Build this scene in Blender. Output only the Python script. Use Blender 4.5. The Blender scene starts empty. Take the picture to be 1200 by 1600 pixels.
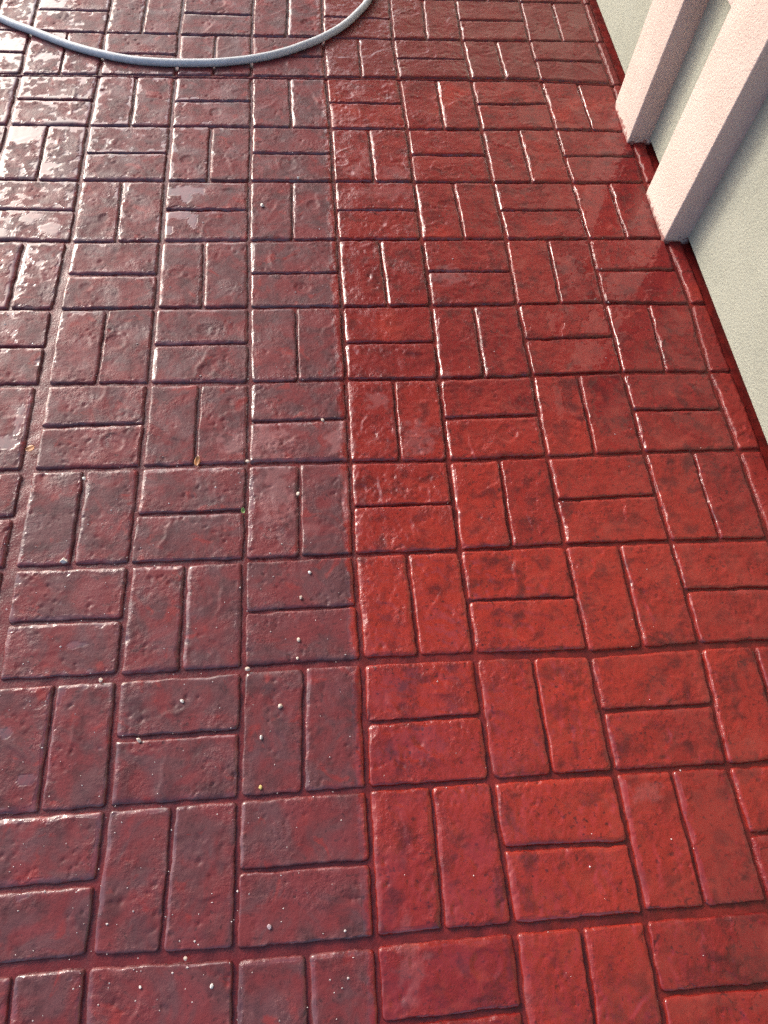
import bpy, math
import numpy as np

# ------------------------------------------------------------------ camera, sky, sun, exposure
CELL = 0.21                                   # one basket-weave cell (a pair of pavers) in metres
scene = bpy.context.scene
cam_data = bpy.data.cameras.new("camera")
camera = bpy.data.objects.new("camera", cam_data)
scene.collection.objects.link(camera)
F_PX = 1109.6248
CAM_ROT = (0.470628436, -0.0613284591, -0.0719545357)
CAM_POS = (-0.280072023 * CELL, -9.59254401 * CELL, 5.95982782 * CELL)
camera.location = CAM_POS
camera.rotation_euler = CAM_ROT
cam_data.sensor_fit = 'VERTICAL'
cam_data.sensor_height = 36.0
cam_data.lens = F_PX / 1600.0 * 36.0
cam_data.clip_start = 0.02
cam_data.clip_end = 3000.0
scene.camera = camera

SUN_AZ = math.radians(39)                     # left of straight ahead (+y)
SUN_EL = math.radians(30)
world = bpy.data.worlds.new("World")
scene.world = world
world.use_nodes = True
wn = world.node_tree
bg = wn.nodes['Background']
sky_node = wn.nodes.new('ShaderNodeTexSky')
sky_node.sky_type = 'NISHITA'
sky_node.sun_disc = False
sky_node.sun_elevation = SUN_EL
sky_node.sun_rotation = -SUN_AZ
sky_node.air_density = 0.9
sky_node.dust_density = 5.0
sky_node.ozone_density = 2.4
wn.links.new(sky_node.outputs[0], bg.inputs[0])
bg.inputs[1].default_value = 0.15

sun_data = bpy.data.lights.new("sun", 'SUN')
sun_data.energy = 0.65
sun_data.angle = math.radians(8)
sun_data.color = (1.0, 0.965, 0.915)
sun = bpy.data.objects.new("sun", sun_data)
scene.collection.objects.link(sun)
sun.rotation_euler = (math.radians(90) - SUN_EL, 0.0, math.pi + SUN_AZ)
sun.location = (-3, 3, 4)

scene.view_settings.view_transform = 'Standard'
scene.view_settings.look = 'None'
scene.view_settings.exposure = 1.56
scene.view_settings.gamma = 1.0
scene.view_settings.use_curve_mapping = False
scene.cycles.use_denoising = False
scene.cycles.sample_clamp_indirect = 4.0

# ------------------------------------------------------------------ helpers
def rot_matrix(e):
    cx, sx = math.cos(e[0]), math.sin(e[0]); cy, sy = math.cos(e[1]), math.sin(e[1]); cz, sz = math.cos(e[2]), math.sin(e[2])
    X = np.array([[1, 0, 0], [0, cx, -sx], [0, sx, cx]])
    Y = np.array([[cy, 0, sy], [0, 1, 0], [-sy, 0, cy]])
    Z = np.array([[cz, -sz, 0], [sz, cz, 0], [0, 0, 1]])
    return Z @ Y @ X
RM = rot_matrix(CAM_ROT); CP = np.array(CAM_POS)

def ground(u, v, z=0.0):
    """where a spot seen in the photograph lies on the pavement (metres)"""
    d = RM @ np.array([(u - 600) / F_PX, -(v - 800) / F_PX, -1.0])
    t = (z - CP[2]) / d[2]
    return CP + d * t

def project(P):
    q = (np.asarray(P, float) - CP) @ RM
    return np.stack([600 + F_PX * q[..., 0] / -q[..., 2], 800 - F_PX * q[..., 1] / -q[..., 2]], -1)

def _h(ix, iy, seed):
    n = (ix.astype(np.int64) * 374761393 + iy.astype(np.int64) * 668265263 + seed * 974634777) & 0xFFFFFFFF
    n = ((n ^ (n >> 13)) * 1274126177) & 0xFFFFFFFF
    n = (n ^ (n >> 16)) & 0xFFFF
    return n / 32767.5 - 1.0

def noise(x, y, scale, seed=0):
    x = np.asarray(x) * scale; y = np.asarray(y) * scale
    x0 = np.floor(x); y0 = np.floor(y); fx = x - x0; fy = y - y0
    ux = fx * fx * fx * (fx * (fx * 6 - 15) + 10); uy = fy * fy * fy * (fy * (fy * 6 - 15) + 10)
    def g(ox, oy):
        a = _h(x0 + ox, y0 + oy, seed) * math.pi
        return np.cos(a) * (fx - ox) + np.sin(a) * (fy - oy)
    a = g(0, 0) + ux * (g(1, 0) - g(0, 0)); b = g(0, 1) + ux * (g(1, 1) - g(0, 1))
    return (a + uy * (b - a)) * 1.5

def fbm(x, y, scale, seed=0, octaves=3):
    s = 0; a = 1.0
    for o in range(octaves):
        s = s + a * noise(x, y, scale * 2 ** o, seed + o * 17); a *= 0.5
    return s

def sstep(e0, e1, x):
    t = np.clip((x - e0) / (e1 - e0), 0, 1)
    return t * t * (3 - 2 * t)

def mesh_obj(name, verts, faces, mat=None, parent=None, smooth=True, loc=(0, 0, 0), attrs=None):
    me = bpy.data.meshes.new(name)
    verts = np.asarray(verts, np.float32)
    if isinstance(faces, np.ndarray):
        nf, k = faces.shape
        me.vertices.add(len(verts)); me.vertices.foreach_set('co', verts.ravel())
        me.loops.add(nf * k); me.loops.foreach_set('vertex_index', faces.astype(np.int32).ravel())
        me.polygons.add(nf); me.polygons.foreach_set('loop_start', np.arange(0, nf * k, k, dtype=np.int32))
        me.polygons.foreach_set('use_smooth', np.full(nf, smooth))
        me.update(calc_edges=True)
    else:
        me.from_pydata([tuple(v) for v in verts], [], faces)
        me.polygons.foreach_set('use_smooth', [smooth] * len(me.polygons))
        me.update()
    for an, av in (attrs or {}).items():
        at = me.attributes.new(an, 'FLOAT', 'POINT'); at.data.foreach_set('value', np.asarray(av, np.float32).ravel())
    if mat: me.materials.append(mat)
    o = bpy.data.objects.new(name, me)
    o.location = loc
    if parent: o.parent = parent
    scene.collection.objects.link(o)
    return o

def tag(o, label=None, cat=None, group=None, kind=None):
    if label: o['label'] = label
    if cat: o['category'] = cat
    if group: o['group'] = group
    if kind: o['kind'] = kind
    return o

def empty(name, loc=(0, 0, 0)):
    o = bpy.data.objects.new(name, None); o.location = loc; o.empty_display_size = 0.1
    scene.collection.objects.link(o); return o

def grid_faces(nu, nv):
    i = np.arange(nu * nv).reshape(nv, nu)
    return np.stack([i[:-1, :-1], i[:-1, 1:], i[1:, 1:], i[1:, :-1]], -1).reshape(-1, 4)

# ------------------------------------------------------------------ materials
class NT:
    def __init__(self, name):
        self.m = bpy.data.materials.new(name); self.m.use_nodes = True
        self.t = self.m.node_tree; self.b = self.t.nodes['Principled BSDF']
    def n(self, kind, **kw):
        nd = self.t.nodes.new('ShaderNode' + kind)
        for k, v in kw.items():
            if k.startswith('i_'):
                key = k[2:]; key = int(key) if key.isdigit() else key
                self.put(nd.inputs[key], v)
            else: setattr(nd, k, v)
        return nd
    def put(self, sock, v):
        if hasattr(v, 'is_linked') or isinstance(v, bpy.types.NodeSocket): self.t.links.new(v, sock)
        else: sock.default_value = v
    def math(self, op, a, b=0.0, c=0.0, clamp=False):
        nd = self.n('Math', operation=op, use_clamp=clamp)
        self.put(nd.inputs[0], a); self.put(nd.inputs[1], b); self.put(nd.inputs[2], c)
        return nd.outputs[0]
    def noise(self, vec, scale, detail=3.0, rough=0.55, dist=0.0):
        nd = self.n('TexNoise'); self.put(nd.inputs['Vector'], vec)
        nd.inputs['Scale'].default_value = scale; nd.inputs['Detail'].default_value = detail
        nd.inputs['Roughness'].default_value = rough; nd.inputs['Distortion'].default_value = dist
        return nd.outputs['Fac']
    def voro(self, vec, scale, feature='F1'):
        nd = self.n('TexVoronoi', feature=feature); self.put(nd.inputs['Vector'], vec); nd.inputs['Scale'].default_value = scale
        return nd.outputs['Distance']
    def step(self, v, a, b, lo=0.0, hi=1.0):
        nd = self.n('MapRange', interpolation_type='SMOOTHSTEP')
        self.put(nd.inputs[0], v); nd.inputs[1].default_value = a; nd.inputs[2].default_value = b
        nd.inputs[3].default_value = lo; nd.inputs[4].default_value = hi
        return nd.outputs[0]
    def mix(self, f, a, b):
        nd = self.n('Mix', data_type='RGBA'); self.put(nd.inputs[0], f)
        for s, v in ((6, a), (7, b)):
            if isinstance(v, tuple): v = (*v, 1.0)
            self.put(nd.inputs[s], v)
        return nd.outputs[2]
    def set(self, name, v):
        if isinstance(v, tuple) and len(v) == 3: v = (*v, 1.0)
        self.put(self.b.inputs[name], v)
    def bump(self, h, dist, strength=1.0, normal=None):
        nd = self.n('Bump'); self.put(nd.inputs['Height'], h)
        nd.inputs['Distance'].default_value = dist; nd.inputs['Strength'].default_value = strength
        if normal is not None: self.put(nd.inputs['Normal'], normal)
        return nd.outputs[0]

PATCH = ground(800, 985)
def stamped_material(name, joint=False):
    """wet stamped concrete: worn plum stain left of the line x=0, fresh red stain right of it"""
    k = NT(name)
    pos = k.n('NewGeometry').outputs['Position']
    sep = k.n('SeparateXYZ', i_0=pos)
    x, y = sep.outputs[0], sep.outputs[1]
    rnd = k.n('ObjectInfo').outputs['Random']
    # every paver gets its own piece of the noise
    off = k.n('CombineXYZ'); k.put(off.inputs[2], k.math('MULTIPLY', rnd, 7.0))
    vec = k.n('VectorMath', operation='ADD', i_0=pos, i_1=off.outputs[0]).outputs[0]
    edge_n = k.noise(pos, 26, 2)
    edge_f = k.noise(pos, 150, 2)
    xe = k.math('ADD', x, k.math('MULTIPLY_ADD', edge_n, -0.030, 0.030))
    xe = k.math('ADD', xe, k.math('MULTIPLY_ADD', edge_f, -0.010, 0.005))
    fresh = k.step(xe, -0.004, 0.007)
    # fresh stain: deep red to orange red with dark smudges
    big = k.noise(pos, 4.2, 2)
    med = k.noise(vec, 22, 4, 0.6, 0.6)
    # the coat is thicker and more orange in one patch of the fresh half
    pc = k.n('CombineXYZ', i_0=PATCH[0], i_1=PATCH[1], i_2=0.0)
    pd = k.n('VectorMath', operation='DISTANCE', i_0=pos, i_1=pc.outputs[0]).outputs['Value']
    pd = k.math('MULTIPLY_ADD', big, -0.55, k.math('ADD', pd, 0.275))
    orange = k.step(pd, 0.80, 0.12, 0.0, 0.9)
    orange = k.math('MAXIMUM', orange, k.step(big, 0.60, 0.72, 0.0, 0.7))
    orange = k.math('MULTIPLY_ADD', k.math('SUBTRACT', rnd, 0.5), 0.55, orange, clamp=True)
    red = k.mix(orange, (0.122, 0.0076, 0.0068), (0.195, 0.0145, 0.0082))
    red = k.mix(k.step(med, 0.50, 0.80, 0, 0.75), red, (0.190, 0.024, 0.0165))
    smudge = k.noise(vec, 27, 4, 0.62, 0.25)
    speck = k.noise(vec, 135, 1, 0.5)
    dark = k.math('MULTIPLY', k.step(smudge, 0.47, 0.68), k.step(big, 0.70, 0.40, 0.30, 0.70))
    dark = k.math('MAXIMUM', dark, k.math('MULTIPLY', k.step(speck, 0.58, 0.72), k.step(med, 0.36, 0.60, 0.8, 0.15)))
    red = k.mix(dark, red, (0.034, 0.0042, 0.0050))
    # older coat beyond the double joint
    red = k.mix(k.step(y, -0.004, 0.006, 0.0, 0.7), red, (0.088, 0.0088, 0.0088))
    # worn side: plum brown film over red
    wm = k.noise(vec, 14, 3, 0.6, 0.8)
    plum = k.mix(k.step(wm, 0.36, 0.62), (0.078, 0.0275, 0.0295), (0.110, 0.0195, 0.0210))
    plum = k.mix(k.math('MULTIPLY', dark, 0.85), plum, (0.030, 0.0115, 0.0130))
    plum = k.mix(k.step(med, 0.58, 0.70, 0, 0.7), plum, (0.160, 0.0185, 0.0170))
    if joint:
        plum = k.mix(k.step(k.noise(pos, 30, 3), 0.3, 0.7), (0.064, 0.0062, 0.0062), (0.112, 0.0100, 0.0094))
        red = k.mix(k.step(k.noise(pos, 40, 3), 0.35, 0.7), (0.066, 0.0046, 0.0042), (0.128, 0.0088, 0.0066))
    col = k.mix(fresh, plum, red)
    if not joint:
        chalk = k.n('Attribute', attribute_name='chalk').outputs['Fac']
        col = k.mix(k.math('MULTIPLY', chalk, 0.55), col, (0.215, 0.092, 0.090))
    k.set('Base Color', col)
    film = k.n('Attribute', attribute_name='film').outputs['Fac'] if not joint else 0.0
    dry = k.math('SUBTRACT', 1.0, film)
    rim = k.n('Attribute', attribute_name='rim').outputs['Fac'] if not joint else 0.3
    grain = k.noise(vec, 210, 3, 0.68)
    worm = k.noise(vec, 62, 2, 0.55, 1.4)
    h = k.math('MULTIPLY', grain, k.math('MULTIPLY_ADD', rim, 0.52, 0.36))
    h = k.math('MULTIPLY_ADD', worm, k.step(fresh, 0, 1, 0.15, 0.48), h)
    h = k.math('MULTIPLY', h, dry)
    if not joint:
        wet = k.n('Attribute', attribute_name='wet').outputs['Fac']
        h = k.math('MULTIPLY', h, k.step(wet, 0.55, 1.0, 1.0, 0.40))
    nb = k.bump(h, 0.0016)
    k.set('Normal', nb)
    k.set('Coat Normal', nb)
    k.set('Roughness', 0.6)
    k.set('Specular IOR Level', 0.09)
    k.set('Coat IOR', 1.5)
    if joint:
        k.set('Coat Weight', 0.5)
        k.set('Coat Roughness', 0.22)
    else:
        k.set('Coat Weight', k.math('MULTIPLY_ADD', wet, 0.92, 0.06))
        k.set('Coat Roughness', k.step(wet, 0.0, 0.9, 0.38, 0.055))
    return k.m

M_BRICK = stamped_material('wet_stamped_concrete')
M_JOINT = stamped_material('wet_stained_joint', joint=True)

def stucco(name, c0, c1, scale, dist, rough=0.85, speck=None):
    k = NT(name)
    pos = k.n('NewGeometry').outputs['Position']
    a = k.noise(pos, scale, 3, 0.55); b = k.noise(pos, scale * 3.1, 2); big = k.noise(pos, 7, 3)
    col = k.mix(k.step(big, 0.3, 0.7), c0, c1)
    strv = k.n('VectorMath', operation='MULTIPLY', i_0=pos, i_1=(1.0, 1.0, 0.12)).outputs[0]
    streak = k.step(k.noise(strv, 38, 4, 0.65), 0.52, 0.74, 0.0, 0.22)
    col = k.mix(streak, col, tuple(c * 0.62 for c in c0))
    if speck:
        sp = k.math('MULTIPLY', k.step(k.voro(pos, 95), 0.16, 0.06), k.step(k.noise(pos, 11, 2), 0.5, 0.66))
        col = k.mix(k.math('MULTIPLY', sp, 0.8), col, speck)
        # splashed grime low down on the plaster, ragged
        z = k.n('SeparateXYZ', i_0=pos).outputs[2]
        g = k.math('MULTIPLY', k.step(k.math('MULTIPLY_ADD', k.noise(pos, 55, 4, 0.65), -0.07, z), -0.024, -0.034), 0.85)
        col = k.mix(g, col, (0.20, 0.055, 0.045))
    k.set('Base Color', col); k.set('Roughness', rough); k.set('Specular IOR Level', 0.3)
    h = k.math('MULTIPLY_ADD', b, 0.35, a)
    k.set('Normal', k.bump(h, dist))
    return k.m

M_WALL = stucco('pale_green_stucco', (0.280, 0.284, 0.226), (0.31, 0.314, 0.252), 190, 0.0019)
M_POST = stucco('pinkish_white_stucco', (0.485, 0.372, 0.318), (0.525, 0.412, 0.355), 180, 0.0022, speck=(0.20, 0.15, 0.13))
M_PLINTH = stucco('shade_toned_concrete', (0.05, 0.035, 0.03), (0.10, 0.07, 0.06), 120, 0.001, 0.45)  # plinth colour darkened so the recess under the wall reads as shade
M_SOFFIT = stucco('painted_soffit', (0.74, 0.68, 0.63), (0.78, 0.72, 0.67), 60, 0.0006)

def plain(name, col, rough, coat=0.0, bump=0.0, scale=200, var=0.25):
    k = NT(name)
    pos = k.n('TexCoord').outputs['Object']
    d = tuple(c * (1 - var) for c in col)
    k.set('Base Color', k.mix(k.step(k.noise(pos, scale, 3), 0.3, 0.7), d, col))
    k.set('Roughness', rough); k.set('Coat Weight', coat); k.set('Coat Roughness', 0.1)
    if bump: k.set('Normal', k.bump(k.noise(pos, scale * 2, 3), bump))
    return k.m

M_HOSE = plain('grey_blue_hose', (0.37, 0.385, 0.395), 0.45, 0.15, 0.0004, 90, 0.18)
M_PEBBLE = plain('pale_pebble', (0.46, 0.36, 0.29), 0.7, 0.2, 0.0006, 300)
M_CHIP = plain('white_stone_chip', (0.56, 0.51, 0.46), 0.7, 0.2, 0.0006, 300)
M_YELLOW = plain('yellow_pebble', (0.48, 0.38, 0.13), 0.7, 0.2, 0.0006, 300)
M_GREY = plain('mauve_grey_pebble', (0.28, 0.20, 0.21), 0.7, 0.2, 0.0006, 300)
M_PETAL = plain('orange_petal', (0.44, 0.17, 0.045), 0.5, 0.3, 0.0003, 150, 0.45)
M_LEAF = plain('green_leaf', (0.16, 0.26, 0.05), 0.5, 0.3, 0.0003, 150)
M_GRIT_GLINT = plain('white_grit_glint', (0.50, 0.44, 0.42), 0.5, 0.6, 0.0, 300)  # pale tone serves stone grains and painted glints of foam and droplets
M_GROUND = plain('pale_concrete_yard', (0.46, 0.43, 0.38), 0.9, 0, 0.01, 3)

# ------------------------------------------------------------------ the lattice of paver joints, as it lies on the ground
SY = 1.00381368
LAT = {(-4,-1):(48,47.5),(-3,-1):(164,50.5),(-2,-1):(280,53),(-1,-1):(393.5,55.5),(0,-1):(504,57),(1,-1):(613.5,60.7),(2,-1):(721.7,62.3),(3,-1):(826.7,63.3),(4,-1):(933,65),
(-4,0):(32,116),(-3,0):(155,117),(-2,0):(274,118.5),(-1,0):(393,119.5),(0,0):(509.5,121),(1,0):(622.7,122),(2,0):(736,123.5),(3,0):(845,125),
(-4,1):(12.7,194.5),(-3,1):(138.5,196),(-2,1):(267.5,197),(-1,1):(392.7,198),(0,1):(516.7,200),(1,1):(636,201),(2,1):(752.7,202.3),(3,1):(868.3,201.7),
(-3,2):(125,282),(-2,2):(259,282),(-1,2):(390,282.5),(0,2):(521.7,283.5),(1,2):(646.7,284),(2,2):(770,284),(3,2):(894.3,285),
(-3,3):(110,377),(-2,3):(251.5,376.5),(-1,3):(388.5,375.5),(0,3):(527.7,374),(1,3):(659.3,374),(2,3):(790.7,373.3),(3,3):(920,372.7),
(-3,4):(88.3,483.3),(-2,4):(243.3,481),(-1,4):(389.3,480),(0,4):(534.3,479),(1,4):(673.3,477.3),(2,4):(808.3,475),(3,4):(945,472.7),(4,4):(1079.3,474),
(-3,5):(68,601),(-2,5):(232.7,599),(-1,5):(389.3,597.3),(0,5):(541,593.3),(1,5):(686,591.7),(2,5):(831.7,586.7),(3,5):(973.3,581.7),(4,5):(1108.3,581),
(-3,6):(45,735),(-2,6):(220,730),(-1,6):(386.7,725),(0,6):(546.7,721.7),(1,6):(700,719.3),(2,6):(855,712.7),(3,6):(1006.7,706.7),(4,6):(1155,703),
(-3,7):(17,888),(-2,7):(201.7,881.7),(-1,7):(381.7,875),(0,7):(553.3,866.7),(1,7):(718.3,860),(2,7):(882.7,851.7),(3,7):(1048.3,845),
(-2,8):(183.3,1058.3),(-1,8):(380,1045),(0,8):(566.7,1033.3),(1,8):(742.7,1025),(2,8):(921.7,1021.7),(3,8):(1095,1008.3),
(-2,9):(166.7,1263.3),(-1,9):(373.3,1248.3),(0,9):(575,1233.3),(1,9):(768.3,1220),(2,9):(961.7,1206.7),(3,9):(1138,1197),
(-2,10):(136.7,1503.3),(-1,10):(366.7,1491.7),(0,10):(586.7,1471.7),(1,10):(803.3,1450),(2,10):(1008.3,1433.3),(3,10):(1203,1417)}
def lattice(i, j):
    if (i, j) in LAT: return ground(*LAT[(i, j)])[:2]
    return np.array([i * CELL, -j * SY * CELL])

def wall_x(y):                                 # face of the house wall (metres)
    return (4.20 - 0.0140 * (y / CELL)) * CELL

# half widths of the joints (metres); the seams between stamping mats are wider
def half_v(i, side, j=9):
    h = 0.0036
    if i == -3 and j >= 3: h = 0.014 if side < 0 else 0.0075
    if i == 4: h = 0.006
    return h
def half_h(j, side):                           # side +1: the row above the line, -1: the row below
    h = 0.0036
    if j == 0: h = 0.0085
    if j == 8: h = 0.0065
    if j == 10: h = 0.0075
    return h

# wet spots where water stands level on a paver: (u, v, radius u, radius v, ring)
WET = [(935,250,32,22,0),(928,258,38,22,0),(937,318,24,40,0),(890,413,20,15,0),(985,442,46,20,0),(862,500,9,16,0),(932,503,10,20,0),
       (918,557,38,26,0),(872,623,9,30,0),(953,632,24,52,0),(1120,1283,32,85,0),(835,180,28,12,0),(870,60,30,18,0),(905,30,20,12,0),
       (47,340,18,9,0),(79,358,17,11,0),(2,365,10,8,0),(287,298,34,7,0),(290,309,9,9,0),(283,336,24,6,0),(300,345,8,9,0),(262,360,10,8,0),
       (75,8,28,9,0),(60,62,16,8,0),(15,75,30,18,0),(70,88,20,6,0),(8,1145,10,9,0),(38,1218,16,9,0),(120,1008,18,5,0),(15,985,8,5,0),
       (10,690,22,10,0),(30,655,6,26,0),(590,625,16,9,0),(505,270,10,8,0),(35,210,34,14,0),(1060,1110,10,18,0),(1180,1480,34,50,0),(1150,1400,40,30,0),(1165,1180,20,40,0),(1100,1560,50,20,0),(985,250,25,12,0),(1000,330,18,25,0),(1040,440,26,12,0)]
WETG = []
for (u, v, ru, rv, ring) in WET:
    c = ground(u, v); a = ground(u + ru, v); b = ground(u, v + rv)
    WETG.append((c[0], c[1], np.hypot(*(a - c)[:2]), np.hypot(*(b - c)[:2])))

DEPTH = 0.0063
HOSE_PX = [(0, 28), (60, 52), (130, 77), (200, 92), (280, 98), (345, 97), (420, 87), (480, 69), (530, 44), (560, 19), (576, -1)]
HOSE_G = np.array([ground(u, v)[:2] for (u, v) in HOSE_PX])
def hose_dist(x, y):
    d = np.full(np.shape(x), 9.0)
    for a, b in zip(HOSE_G[:-1], HOSE_G[1:]):
        ab = b - a; t = np.clip(((x - a[0]) * ab[0] + (y - a[1]) * ab[1]) / (ab @ ab), 0, 1)
        d = np.minimum(d, np.hypot(x - a[0] - t * ab[0], y - a[1] - t * ab[1]))
    return d
CHALK = [(400,690,55,20,.9),(430,765,28,60,.7),(530,685,22,24,.9),(540,760,8,60,.5),(590,625,18,12,.55),(650,685,30,24,.45),(700,430,30,14,.6),(555,265,16,10,.8),
         (620,270,26,10,.5),(575,250,14,14,.5),(690,590,20,8,.4),(1010,1240,26,14,.35),(640,1500,22,60,.35),(610,300,50,12,.4),(120,560,40,20,.3),(380,1240,8,40,.3),(60,620,30,50,.3),(480,830,20,10,.4)]
CHALKG = []
for (u, v, ru, rv, am) in CHALK:
    c = ground(u, v); a = ground(u + ru, v); b = ground(u, v + rv)
    CHALKG.append((c[0], c[1], np.hypot(*(a - c)[:2]), np.hypot(*(b - c)[:2]), am))
def paver_patch(quad, halves, res, seed, margin=0.004):
    """height field of one paver: quad corners tl, tr, br, bl; halves = joint half widths left, right, top, bottom"""
    tl, tr, br, bl = [np.asarray(q, float) for q in quad]
    L = 0.5 * (np.linalg.norm(tr - tl) + np.linalg.norm(br - bl)); H = 0.5 * (np.linalg.norm(tl - bl) + np.linalg.norm(tr - br))
    def axis(length, h0, h1):
        if res <= 0:
            return np.array([h0 - 0.001, h0 + 0.0015, h0 + 0.005, h0 + 0.01, length - h1 - 0.01, length - h1 - 0.005, length - h1 - 0.0015, length - h1 + 0.001])
        e = np.array([-0.0022, -0.0008, 0.0004, 0.0014, 0.0026, 0.0042, 0.0062, 0.0088])
        a0 = h0 + e; a1 = (length - h1 - e)[::-1]
        n = max(2, int(round((a1[0] - a0[-1]) / res)))
        return np.concatenate([a0, np.linspace(a0[-1], a1[0], n + 1)[1:-1], a1])
    hl, hr, ht, hb = halves
    xs = axis(L, hl, hr); ys = axis(H, hb, ht)
    X, Y = np.meshgrid(xs, ys)
    u = X / L; v = Y / H
    wx = (1 - v) * ((1 - u) * bl[0] + u * br[0]) + v * ((1 - u) * tl[0] + u * tr[0])
    wy = (1 - v) * ((1 - u) * bl[1] + u * br[1]) + v * ((1 - u) * tl[1] + u * tr[1])
    cxl, cyl = (hl + L - hr) / 2, (hb + H - ht) / 2
    hx, hy = (L - hl - hr) / 2, (H - hb - ht) / 2
    rng = np.random.RandomState(seed)
    r = min(0.004 + 0.005 * rng.rand(), hx * 0.8, hy * 0.8)
    qx = np.abs(X - cxl) - (hx - r); qy = np.abs(Y - cyl) - (hy - r)
    d = np.hypot(np.maximum(qx, 0), np.maximum(qy, 0)) + np.minimum(np.maximum(qx, qy), 0) - r
    ox, oy = rng.rand(2) * 50
    d = d + 0.0016 * fbm(wx + ox, wy + oy, 26, 3, 3) + 0.0006 * noise(wx, wy, 190, 5)
    s = -d
    # every side of a paver is worn in its own way
    ds = np.stack([X - hl, L - hr - X, H - ht - Y, Y - hb], 0)
    wt = np.exp(-np.clip(ds, 0, 1) / 0.005); wt = wt / wt.sum(0)
    ws = rng.uniform(0.0032, 0.0100, 4); dsd = DEPTH * np.where(rng.rand(4) < 0.3, rng.uniform(0.40, 0.7, 4), rng.uniform(0.8, 1.0, 4))
    w = (wt * ws[:, None, None]).sum(0) * (1 + 0.45 * noise(wx + ox, wy, 18, 9))
    D = (wt * dsd[:, None, None]).sum(0) * (1 + 0.25 * noise(wx, wy + oy, 15, 19))
    t = np.clip(s / w, 0, 1)
    prof = np.sqrt(np.clip(1 - (1 - t) ** 2, 0, 1))
    rim = sstep(0.028, 0.004, s + 0.016 * noise(wx + ox, wy + oy, 24, 29)) * sstep(-0.35, 0.25, noise(wx, wy, 11, 39))
    rim = np.maximum(rim, 0.9 * sstep(0.15, 0.45, noise(wx + oy, wy, 16, 49)))
    if res > 0:
        A = np.where(wx < -0.02, 0.5, 1.0)
        T = np.where(wx < -0.02, 0.0007, 0.0012) * fbm(wx + ox, wy + oy, 13, 21, 2)
        ridg = 1 - np.abs(fbm(wx + oy, wy + ox, 34, 31, 3))
        T = T + A * 0.0021 * (ridg - 0.75) * sstep(0.0, 0.5, noise(wx + ox, wy, 13, 77))
        T = T + A * 0.0005 * fbm(wx, wy, 70, 41, 2)
        T = T + 0.0007 * rim * fbm(wx, wy, 130, 43, 2)
        pit = sstep(0.40, 0.72, fbm(wx + ox, wy + oy, 95, 51, 2))
        T = T - 0.0019 * pit * sstep(-0.05, 0.45, noise(wx, wy, 17, 61))
        if rng.rand() < 0.22:                  # a shallow dish pressed into the face
            px, py, R = cxl + hx * rng.uniform(-.6, .6), cyl + hy * rng.uniform(-.4, .4), rng.uniform(0.012, 0.024)
            rr = np.hypot(X - px, (Y - py) * rng.uniform(0.8, 1.3)) / R + 0.12 * noise(wx, wy, 40, seed + 3)
            T = T - rng.uniform(0.0008, 0.0017) * sstep(1.1, 0.75, rr) + 0.0005 * np.exp(-((rr - 1.12) / 0.12) ** 2)
        # now and then a tear where the mat pulled the paste
        if rng.rand() < 0.6:
            px, py, an = cxl + hx * rng.uniform(-.6, .6), cyl + hy * rng.uniform(-.5, .5), rng.uniform(0, 3.1)
            lx = (X - px) * math.cos(an) + (Y - py) * math.sin(an); ly = -(X - px) * math.sin(an) + (Y - py) * math.cos(an)
            ly = ly + 0.006 * noise(wx, wy, 40, seed)
            T = T + 0.0020 * sstep(0.0012, -0.0012, ly) * np.exp(-(lx / 0.028) ** 2) * np.exp(np.minimum(ly, 0) / 0.012)
        T = T + rng.uniform(-0.0006, 0.0006) + (X - cxl) / hx * rng.uniform(-.0005, .0005) + (Y - cyl) / hy * rng.uniform(-.0005, .0005)
    else:
        T = 0 * X
    film = 0 * X; chalk = 0 * X
    if res > 0:
        for (cx, cy, ra, rb, am) in CHALKG:
            if abs(cx - wx.mean()) > 0.3 or abs(cy - wy.mean()) > 0.3: continue
            e = np.hypot((wx - cx) / ra, (wy - cy) / rb) + 0.75 * fbm(wx, wy, 55, 191, 3)
            chalk = np.maximum(chalk, am * sstep(1.25, 0.55, e))
        chalk = np.maximum(chalk, np.where(wx < -0.02, 0.55, 0.12) * rim * sstep(0.012, 0.002, s) * sstep(0.0, 0.5, fbm(wx, wy, 33, 193, 2)))
        for (cx, cy, ra, rb) in WETG:
            if abs(cx - wx.mean()) > 0.3 or abs(cy - wy.mean()) > 0.3: continue
            e = np.hypot((wx - cx) / ra, (wy - cy) / rb) + 0.45 * fbm(wx, wy, 45, 91, 3)
            film = np.maximum(film, sstep(1.15, 0.90, e))
        gx, gy = wx / CELL, wy / CELL
        # water left standing towards the open far left: ragged flecks, mostly along paver rims
        zone = sstep(-2.2, -4.2, gx + 0.25 * noise(wx, wy, 9, 3)) * sstep(-6.8, -2.5, gy) + 0.62 * sstep(-0.6, -2.6, gx) * sstep(-4.8, -1.2, gy) * sstep(1.2, -0.4, gy)
        zone = np.clip(zone + 0.35 * sstep(-1.6, -2.6, gx) * sstep(-5.0, -7.5, gy), 0, 1)
        zone = np.clip(zone + 0.9 * sstep(-3.2, -4.2, gx), 0, 1)
        fl = 1.05 * fbm(wx + ox, wy + oy, 44, 71, 4) + 0.95 * sstep(0.020, 0.002, s) + 0.45 * noise(wx, wy, 12, 73)
        fleck = sstep(1.18, 1.62, fl + 0.98 * zone) * sstep(0.05, 0.2, zone)
        film = np.maximum(film, fleck)
        # standing film on the smooth pavers beside the posts
        zr = sstep(1.6, 2.8, gx) * sstep(-7.0, -5.0, gy) * sstep(0.2, -0.8, gy) + 0.8 * sstep(2.0, 2.9, gx) * sstep(-8.6, -9.6, gy)
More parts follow.
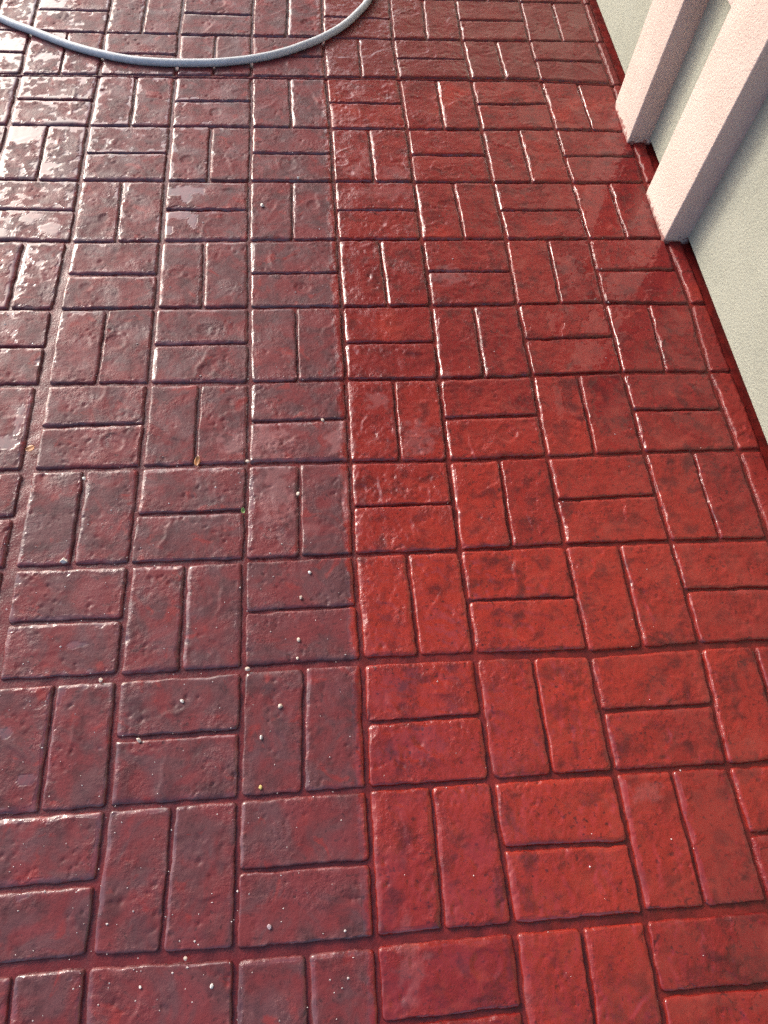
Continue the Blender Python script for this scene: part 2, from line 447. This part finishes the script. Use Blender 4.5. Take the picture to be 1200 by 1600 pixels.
        film = np.maximum(film, sstep(0.95, 1.12, fbm(wx, wy, 19, 171, 3) + 0.85 * zr) * sstep(0.1, 0.4, zr))
        film = film * sstep(0.0008, 0.004, s)
        T = T * (1 - 0.85 * film) + film * 0.0002
        # damp sheen: rounded shoulders stay wet, the fresh right half is wetter all over
        side = (wt * rng.uniform(0.28, 1.05, 4)[:, None, None]).sum(0)
        shoulder = sstep(1.35, 0.7, s / w) * np.clip(side * (1.1 + 0.8 * noise(wx + ox, wy, 30, 83)), 0, 1)
        damp = np.where(wx < -0.02, 0.08, 0.58) + 0.30 * sstep(-0.1, 0.4, noise(wx + ox, wy + oy, 17, 87)) * np.where(wx < -0.02, 0.6, 1.0)
        if wy.max() > -0.05: shoulder = shoulder * sstep(0.012, 0.034, hose_dist(wx, wy + 0.012))
        wet = np.clip(np.maximum(np.maximum(film, shoulder), damp), 0, 1)
    else:
        wet = 0.3 + 0 * X
    z = -D + (D + T) * prof
    z = np.where(s <= 0, -DEPTH - 0.002, z)
    return wx, wy, z, film, rim, wet, chalk

# ------------------------------------------------------------------ pavement
GX0, GX1, GY0, GY1 = -30, 4, -16, 24           # cells
def joint_sheet():
    xs = np.concatenate([np.linspace(-30, -5, 26)[:-1], np.linspace(-5, 4.45, 240)]) * CELL
    ys = np.concatenate([np.linspace(-24, -12, 13)[:-1], np.linspace(-12, 3, 360), np.linspace(3, 16, 14)[1:]]) * CELL * SY
    X, Y = np.meshgrid(xs, ys)
    Z = -DEPTH + 0.0011 * fbm(X, Y, 40, 7, 3) + 0.0006 * noise(X, Y, 150, 8)
    Z = np.where((X > 4.3 * CELL), Z - 0.004, Z)
    return np.stack([X, Y, Z], -1).reshape(-1, 3), grid_faces(len(xs), len(ys))
v, f = joint_sheet()
pavement = mesh_obj('pavement', v, f, M_JOINT)
tag(pavement, kind='structure')
pavement['label'] = 'wet red stamped pavement in a basket weave pattern'

def cell_pavers(i, j):
    """the two pavers of a cell -> list of (quad, halves)"""
    a, b, c, d = lattice(i, j), lattice(i + 1, j), lattice(i + 1, j + 1), lattice(i, j + 1)
    rng = np.random.RandomState((i + 60) * 211 + (j + 60))
    l, r, t, bo = half_v(i, +1, j), half_v(i + 1, -1, j), half_h(j, -1), half_h(j + 1, +1)
    m = 0.0020 + 0.0014 * rng.rand()
    l, r, t, bo = [h * rng.uniform(0.75, 1.25) for h in (l, r, t, bo)]
    jit = lambda: 0.5 + rng.uniform(-0.012, 0.012)
    k1, k2 = jit(), jit()
    if (i + j) % 2 == 1:                       # upright pair
        tm = a + (b - a) * k1; bm = d + (c - d) * k2
        return [((a, tm, bm, d), (l, m, t, bo)), ((tm, b, c, bm), (m, r, t, bo))]
    lm = a + (d - a) * k1; rm = b + (c - b) * k2
    return [((a, b, rm, lm), (l, r, t, m)), ((lm, rm, c, d), (l, r, m, bo))]

near, far = [], []
for j in range(-16, 24):
    for i in range(-30, 4):
        for q, hv in cell_pavers(i, j):
            c = np.mean(np.array(q), 0)
            P = np.array([[*pt, 0.0] for pt in q])
            depth = ((P - CP) @ RM)[:, 2]
            vis = False
            if (depth < -0.05).all():
                uv = project(P)
                vis = uv[:, 0].max() > -35 and uv[:, 0].min() < 1235 and uv[:, 1].max() > -25 and uv[:, 1].min() < 1640
            (near if vis else far).append((q, hv, (i, j)))
# narrow make-up strips along the house wall
for j in range(-8, 14):
    a, d = lattice(4, j), lattice(4, j + 1)
    gap = 0.0075 if j >= 0 else 0.013
    q = (a, np.array([wall_x(a[1]) - gap, a[1]]), np.array([wall_x(d[1]) - gap, d[1]]), d)
    if q[1][0] - a[0] < 0.014 or q[2][0] - d[0] < 0.014:
        a = np.array([min(a[0], q[1][0] - 0.022), a[1]]); d = np.array([min(d[0], q[2][0] - 0.022), d[1]])
        q = (a, q[1], q[2], d)
    hv = (0.004, 0.002, 0.003, 0.003)
    uv = project(np.array([[*pt, 0.0] for pt in q]))
    vis = uv[:, 0].min() < 1230 and uv[:, 1].max() > -20 and uv[:, 1].min() < 1620
    (near if vis else far).append((q, hv, (4, j)))
print('pavers near', len(near), 'far', len(far))

for n, (q, hv, ij) in enumerate(near):
    c = np.mean(np.array(q), 0)
    dist = np.linalg.norm(np.array([c[0], c[1], 0]) - CP)
    res = 0.0030 if dist < 1.6 else 0.0036
    X, Y, Z, film, rim, wet, chalk = paver_patch(q, hv, res, 1000 + n)
    if ij[0] == 4: wet = wet * 0.45
    V = np.stack([X - c[0], Y - c[1], Z], -1).reshape(-1, 3)
    mesh_obj('brick', V, grid_faces(X.shape[1], X.shape[0]), M_BRICK, pavement, loc=(c[0], c[1], 0), attrs={'film': film, 'rim': rim, 'wet': wet, 'chalk': chalk})

VV, FF, base = [], [], 0
for n, (q, hv, ij) in enumerate(far):
    X, Y, Z, film, rim, wet, chalk = paver_patch(q, hv, 0, 5000 + n)
    VV.append(np.stack([X, Y, Z], -1).reshape(-1, 3)); FF.append(grid_faces(X.shape[1], X.shape[0]) + base); base += X.size
rest = mesh_obj('bricks_beyond', np.concatenate(VV), np.concatenate(FF), M_BRICK, pavement)
rest['kind'] = 'stuff'

# thin squeezed ridge in the double seam between two mats
xs = np.linspace(-5.2, 4.1, 420) * CELL
k0 = [lattice(i, 0) for i in range(-5, 5)]
yc = np.interp(xs, [p[0] for p in k0], [p[1] for p in k0]) + 0.0008 * noise(xs, xs * 0, 30, 4)
prof = [(-0.0042, -0.0085), (-0.0022, -0.0035), (0.0, -0.0018), (0.002, -0.0032), (0.0042, -0.0085)]
V = np.array([[x, y + dy * (1 + 0.35 * noise(x, 0.3, 55, 6)), dz + 0.0013 * noise(x, 0.7, 70, 2)] for (dy, dz) in prof for x, y in zip(xs, yc)])
mesh_obj('seam_ridge', V, grid_faces(len(xs), len(prof)), M_JOINT, pavement)

# surrounding yard
yard = mesh_obj('ground', [(-900, -900, -0.05), (900, -900, -0.05), (900, 900, -0.05), (-900, 900, -0.05)], [(0, 1, 2, 3)], M_GROUND)
tag(yard, 'bare yard around the paved strip', kind='structure')

# ------------------------------------------------------------------ house wall with plaster posts and eave
house = empty('house_wall', (4.2 * CELL, 0, 0))
tag(house, 'pale green stucco house wall with pinkish white plaster posts', 'wall', kind='thing')
HO = np.array([4.2 * CELL, 0, 0])

def rounded_box(name, x0, x1, y0, y1, z0, z1, mat, parent, bev=0.004, origin=HO, wob=0.0, skew=True, nz=1, smooth=True):
    """box with softened vertical edges; x edges follow the wall line when skew"""
    sl = -0.0140
    prof = []
    for (cx, cy, a0) in ((x1 - bev, y1 - bev, 0), (x0 + bev, y1 - bev, 90), (x0 + bev, y0 + bev, 180), (x1 - bev, y0 + bev, 270)):
        for k in range(5):
            a = math.radians(a0 + 22.5 * k)
            prof.append((cx + bev * math.cos(a), cy + bev * math.sin(a)))
    m = len(prof); V = []; F = []
    zs = z0 + (z1 - z0) * (np.linspace(0, 1, nz + 1) ** (2.2 if nz > 1 else 1))
    for z in zs:
        for (x, y) in prof:
            w = wob * (1 + 3.5 * math.exp(-max(z, 0) / 0.010)) * float(noise(y * 1.0 + x * 3, z, 45, 3)) if wob else 0
            xx = x + (sl * y if skew else 0) + w
            V.append((xx - origin[0], y + w - origin[1], z - origin[2]))
    for a in range(nz):
        for k in range(m):
            F.append((a * m + k, a * m + (k + 1) % m, (a + 1) * m + (k + 1) % m, (a + 1) * m + k))
    F.append(tuple(range(m))[::-1]); F.append(tuple(nz * m + k for k in range(m)))
    o = mesh_obj(name, V, F, mat, parent, smooth=False)
    if smooth:
        for p in o.data.polygons: p.use_smooth = len(p.vertices) == 4
        try: o.data.set_sharp_from_angle(angle=math.radians(40))
        except Exception: pass
    return o

X0 = 4.20 * CELL
rounded_box('wall_panel', X0, X0 + 0.15, -3.2, 7.5, 0.012, 2.9, M_WALL, house, 0.003)
rounded_box('plinth', X0 + 0.022, X0 + 0.14, -3.2, 7.5, -0.06, 0.0115, M_PLINTH, house, 0.003)

def post(name, face_x, y_near, y_far, label):
    o = rounded_box(name, face_x, X0 + 0.01, y_near, y_far, -0.008, 2.88, M_POST, house, 0.0035, wob=0.0007, skew=True, nz=90)
    o['label'] = label
    return o
C = CELL
post('post', 3.925 * C + 0.0140 * -0.85 * C, -1.235 * C, -0.469 * C, 'pinkish white plaster post on the wall, farther of the two')
post('post', 3.945 * C + 0.0140 * -2.63 * C, -3.063 * C, -2.216 * C, 'pinkish white plaster post on the wall, nearer of the two')
rl = rounded_box('trim_rail', 3.94 * C - 0.0140 * 1.7 * C, X0 + 0.008, -2.225 * C, -1.225 * C, 2.17 * C, 2.95 * C, M_POST, house, 0.003)
rl['label'] = 'pinkish white rail between the two posts'

# eave over the walkway (seen only mirrored in the wet pavement)
EAVE_X, EAVE_Z = -0.35, 2.55
rounded_box('soffit', EAVE_X, X0 + 0.3, -0.9, 7.6, EAVE_Z, EAVE_Z + 0.06, M_SOFFIT, house, 0.004, skew=False)
rounded_box('fascia', EAVE_X - 0.03, EAVE_X - 0.0005, -0.9, 7.6, EAVE_Z - 0.06, EAVE_Z + 0.16, M_POST, house, 0.003, skew=False)

# ------------------------------------------------------------------ garden hose
def tube(name, pts, r, mat, nseg=14, sub=14):
    P = np.array(pts, float); n = len(P)
    out = []
    for i in range(n - 1):
        p0 = P[max(i - 1, 0)]; p1 = P[i]; p2 = P[i + 1]; p3 = P[min(i + 2, n - 1)]
        for t in np.linspace(0, 1, sub, endpoint=False):
            out.append(0.5 * ((2 * p1) + (-p0 + p2) * t + (2 * p0 - 5 * p1 + 4 * p2 - p3) * t * t + (-p0 + 3 * p1 - 3 * p2 + p3) * t ** 3))
    out.append(P[-1]); Q = np.array(out)
    Q[:, 1] += 0.0022 * noise(Q[:, 0], Q[:, 1], 7, 5) + 0.0007 * noise(Q[:, 0], Q[:, 1], 25, 6)
    T = np.gradient(Q, axis=0); T /= np.linalg.norm(T, axis=1)[:, None]
    up = np.array([0, 0, 1.0]); S = np.cross(T, up); S /= np.linalg.norm(S, axis=1)[:, None]; U = np.cross(S, T)
    V = []
    for q, s, u in zip(Q, S, U):
        for k in range(nseg):
            a = 2 * math.pi * k / nseg
            V.append(q + r * (math.cos(a) * s + math.sin(a) * u))
    F = []
    for i in range(len(Q) - 1):
        for k in range(nseg):
            F.append((i * nseg + k, i * nseg + (k + 1) % nseg, (i + 1) * nseg + (k + 1) % nseg, (i + 1) * nseg + k))
    F.append(tuple(range(nseg))[::-1]); F.append(tuple((len(Q) - 1) * nseg + k for k in range(nseg)))
    return mesh_obj(name, V, F, mat)
HR = 0.0104
hp = HOSE_PX
pts = [ground(u, vv, HR - 0.0016) for (u, vv) in hp]
pre = [pts[0] + np.array([-0.62, 0.72, 0]), pts[0] + np.array([-0.40, 0.34, 0]), pts[0] + np.array([-0.20, 0.145, 0])]
e = pts[-1]
postp = [e + np.array([0.035, 0.12, 0]), e + np.array([0.02, 0.27, 0]), e + np.array([-0.08, 0.42, 0]), e + np.array([-0.3, 0.55, 0]), e + np.array([-0.6, 0.62, 0])]
hose = tube('garden_hose', pre + pts + postp, HR, M_HOSE)
tag(hose, 'grey blue garden hose curving across the wet red pavers', 'hose')

# ------------------------------------------------------------------ pebbles, petals, grit
def stone(name, u, v, size_px, mat, label, seed, flat=0.62, tri=False):
    c = ground(u, v); e = ground(u + 1, v)
    mpp = np.hypot(*(e - c)[:2]); r = size_px * 0.38 * mpp
    rng = np.random.RandomState(seed)
    # a ball cut by random planes: a broken, faceted stone
    cuts = [(lambda a: a / np.linalg.norm(a))(rng.normal(size=3)) for _ in range(9)]
    dist = rng.uniform(0.55, 0.9, 9)
    if tri:
        cuts = [np.array([math.cos(a), math.sin(a), 0.35]) / 1.06 for a in (0.5, 2.6, 4.7)] + cuts[:3]; dist = np.array([0.42, 0.45, 0.40, .8, .8, .8])
    V = []; F = []; nl, nm = 8, 12
    stretch = np.array([rng.uniform(1.0, 1.3), rng.uniform(0.8, 1.0), flat])
    for a in range(nl + 1):
        th = math.pi * a / nl
        for b in range(nm):
            ph = 2 * math.pi * b / nm
            d = np.array([math.sin(th) * math.cos(ph), math.sin(th) * math.sin(ph), math.cos(th)])
            k = min([1.0] + [dd / max(1e-3, float(d @ n)) for n, dd in zip(cuts, dist) if d @ n > 0.05])
            V.append(d * r * k * stretch * (1.35 if tri else 1.1))
    for a in range(nl):
        for b in range(nm):
            F.append((a * nm + b, (a + 1) * nm + b, (a + 1) * nm + (b + 1) % nm, a * nm + (b + 1) % nm))
    zmin = min(p[2] for p in V)
    o = mesh_obj(name, V, F, mat, loc=(c[0], c[1], -zmin * 0.85), smooth=False)
    o.rotation_euler = (0, 0, 0.0 if tri else rng.uniform(0, 6.28))
    tag(o, label, 'pebble', 'stray pebbles on the worn bricks')
    return o

PEBBLES = [
 (100, 877, 15, M_CHIP, 'white triangular stone chip, the biggest bit of debris on the left bricks', True),
 (158, 1063, 9, M_PEBBLE, 'tan pebble lying in the wide joint at the left, below the horizontal brick', False),
 (217, 1157, 10, M_PEBBLE, 'round cream pebble in a thin brick joint at lower left', False),
 (285, 1096, 8, M_CHIP, 'white pebble mid brick, up and right of the round cream pebble', False),
 (387, 1046, 10, M_PEBBLE, 'pinkish pebble at the joint crossing left of the four pebbles in a column', False),
 (438, 1104, 10, M_PEBBLE, 'tan angular pebble with a shadow, alone on an upright plum brick', False),
 (408, 1153, 8, M_CHIP, 'white pebble just below and left of the tan angular pebble', False),
 (407, 1231, 9, M_YELLOW, 'yellow pebble near the lower end of an upright plum brick', False),
 (470, 934, 8, M_PEBBLE, 'pale pebble near the bottom edge of a plum brick, second in the column of pebbles', False),
 (484, 895, 7, M_CHIP, 'pale pebble highest in the column of pebbles on a plum brick', False),
 (467, 1000, 8, M_PEBBLE, 'pale pebble third from the top in the column of pebbles', False),
 (465, 1029, 7, M_PEBBLE, 'pinkish pebble lowest in the column, just above the joint', False),
 (290, 1498, 9, M_PEBBLE, 'tan pebble lying in the joint near the bottom edge of the picture', False),
 (331, 1541, 8, M_CHIP, 'white pebble on the bottom brick, right one of two', False),
 (219, 1542, 6, M_CHIP, 'white pebble on the bottom brick, left one of two', False),
 (421, 1448, 10, M_GREY, 'mauve grey pebble on a plum brick near the bottom', False),
 (466, 772, 9, M_PEBBLE, 'tan pebble wedged in the upright joint between two plum bricks', False),
 (504, 657, 7, M_PEBBLE, 'pale pebble in the thin joint beside the red stained half', False),
 (387, 722, 8, M_PEBBLE, 'beige pebble at the joint crossing right of the orange petal', False),
 (132, 748, 7, M_CHIP, 'white pebble near the top of an upright plum brick, below the orange petals', False),
 (410, 322, 8, M_CHIP, 'white crumb on an upright brick, right of the puddle', False),
 (466, 279, 7, M_CHIP, 'white crumb in the joint far up beside the red half', False),
]
for n, (u, vv, s, m, lab, tri) in enumerate(PEBBLES):
    stone('stone_chip' if tri else 'pebble', u, vv, s, m, lab, 40 + n, 0.5 if tri else 0.66, tri)

def petal(name, u, v, ln_px, wd_px, ang, mat, label, cat, z=0.001):
    c = ground(u, v); e = ground(u + 1, v); mpp = np.hypot(*(e - c)[:2])
    L, W = ln_px * mpp, wd_px * mpp
    V, F = [], []
    nu, nv = 9, 5
    for a in range(nu):
        t = a / (nu - 1); w = W * 0.5 * (math.sin(math.pi * (0.06 + 0.9 * t)) ** 0.7)
        for b in range(nv):
            s = b / (nv - 1) * 2 - 1
            V.append((L * (t - 0.5), w * s, 0.0016 * (s * s) + 0.0022 * (t - 0.4) ** 2 * 4 + 0.0005))
    F = grid_faces(nv, nu)
    o = mesh_obj(name, V, F, mat, loc=(c[0], c[1], z))
    o.rotation_euler = (0.15, -0.1, math.radians(ang))
    sm = o.modifiers.new('thick', 'SOLIDIFY'); sm.thickness = 0.0005
    tag(o, label, cat)
    return o
petal('petal', 49, 702, 15, 11, 20, M_PETAL, 'orange petal lying in the wide joint at the left edge', 'petal', 0.002)
petal('petal', 308.5, 722, 17, 9, 80, M_PETAL, 'orange petal upright at the end of a brick joint, the right one', 'petal', 0.002)
petal('leaf_scrap', 380, 799, 9, 6, 100, M_LEAF, 'tiny green leaf scrap in the joint above the column of pebbles', 'leaf')

rng = np.random.RandomState(7)
V, F = [], []
def grain(c, r):
    b = len(V)
    for d in ((1, 0, 0), (0, 1, 0), (-1, 0, 0), (0, -1, 0), (0, 0, .8), (0, 0, -.6)):
        V.append((c[0] + r * d[0] * rng.uniform(.7, 1.3), c[1] + r * d[1] * rng.uniform(.7, 1.3), c[2] + r * d[2]))
    for k in range(4):
        F.append((b + k, b + (k + 1) % 4, b + 4)); F.append((b + (k + 1) % 4, b + k, b + 5))
for n in range(520):
    u = rng.uniform(0, 1) ** 1.1 * 560; vv = rng.uniform(0, 1600)
    if rng.rand() < 0.1: u, vv = rng.uniform(560, 1100), rng.uniform(0, 1600)
    c = ground(u, vv)
    if c[0] > wall_x(c[1]) - 0.08: continue
    grain((c[0], c[1], 0.0006), rng.uniform(0.0006, 0.0013) * (1.8 if rng.rand() < 0.12 else 1))
grit_glints = mesh_obj('grit_glints', V, F, M_GRIT_GLINT, smooth=False)  # specks also stand in for bubbles and droplets reflecting the sky
tag(grit_glints, 'fine white grains and painted droplet glints over the worn bricks', 'grit_glints', kind='stuff')
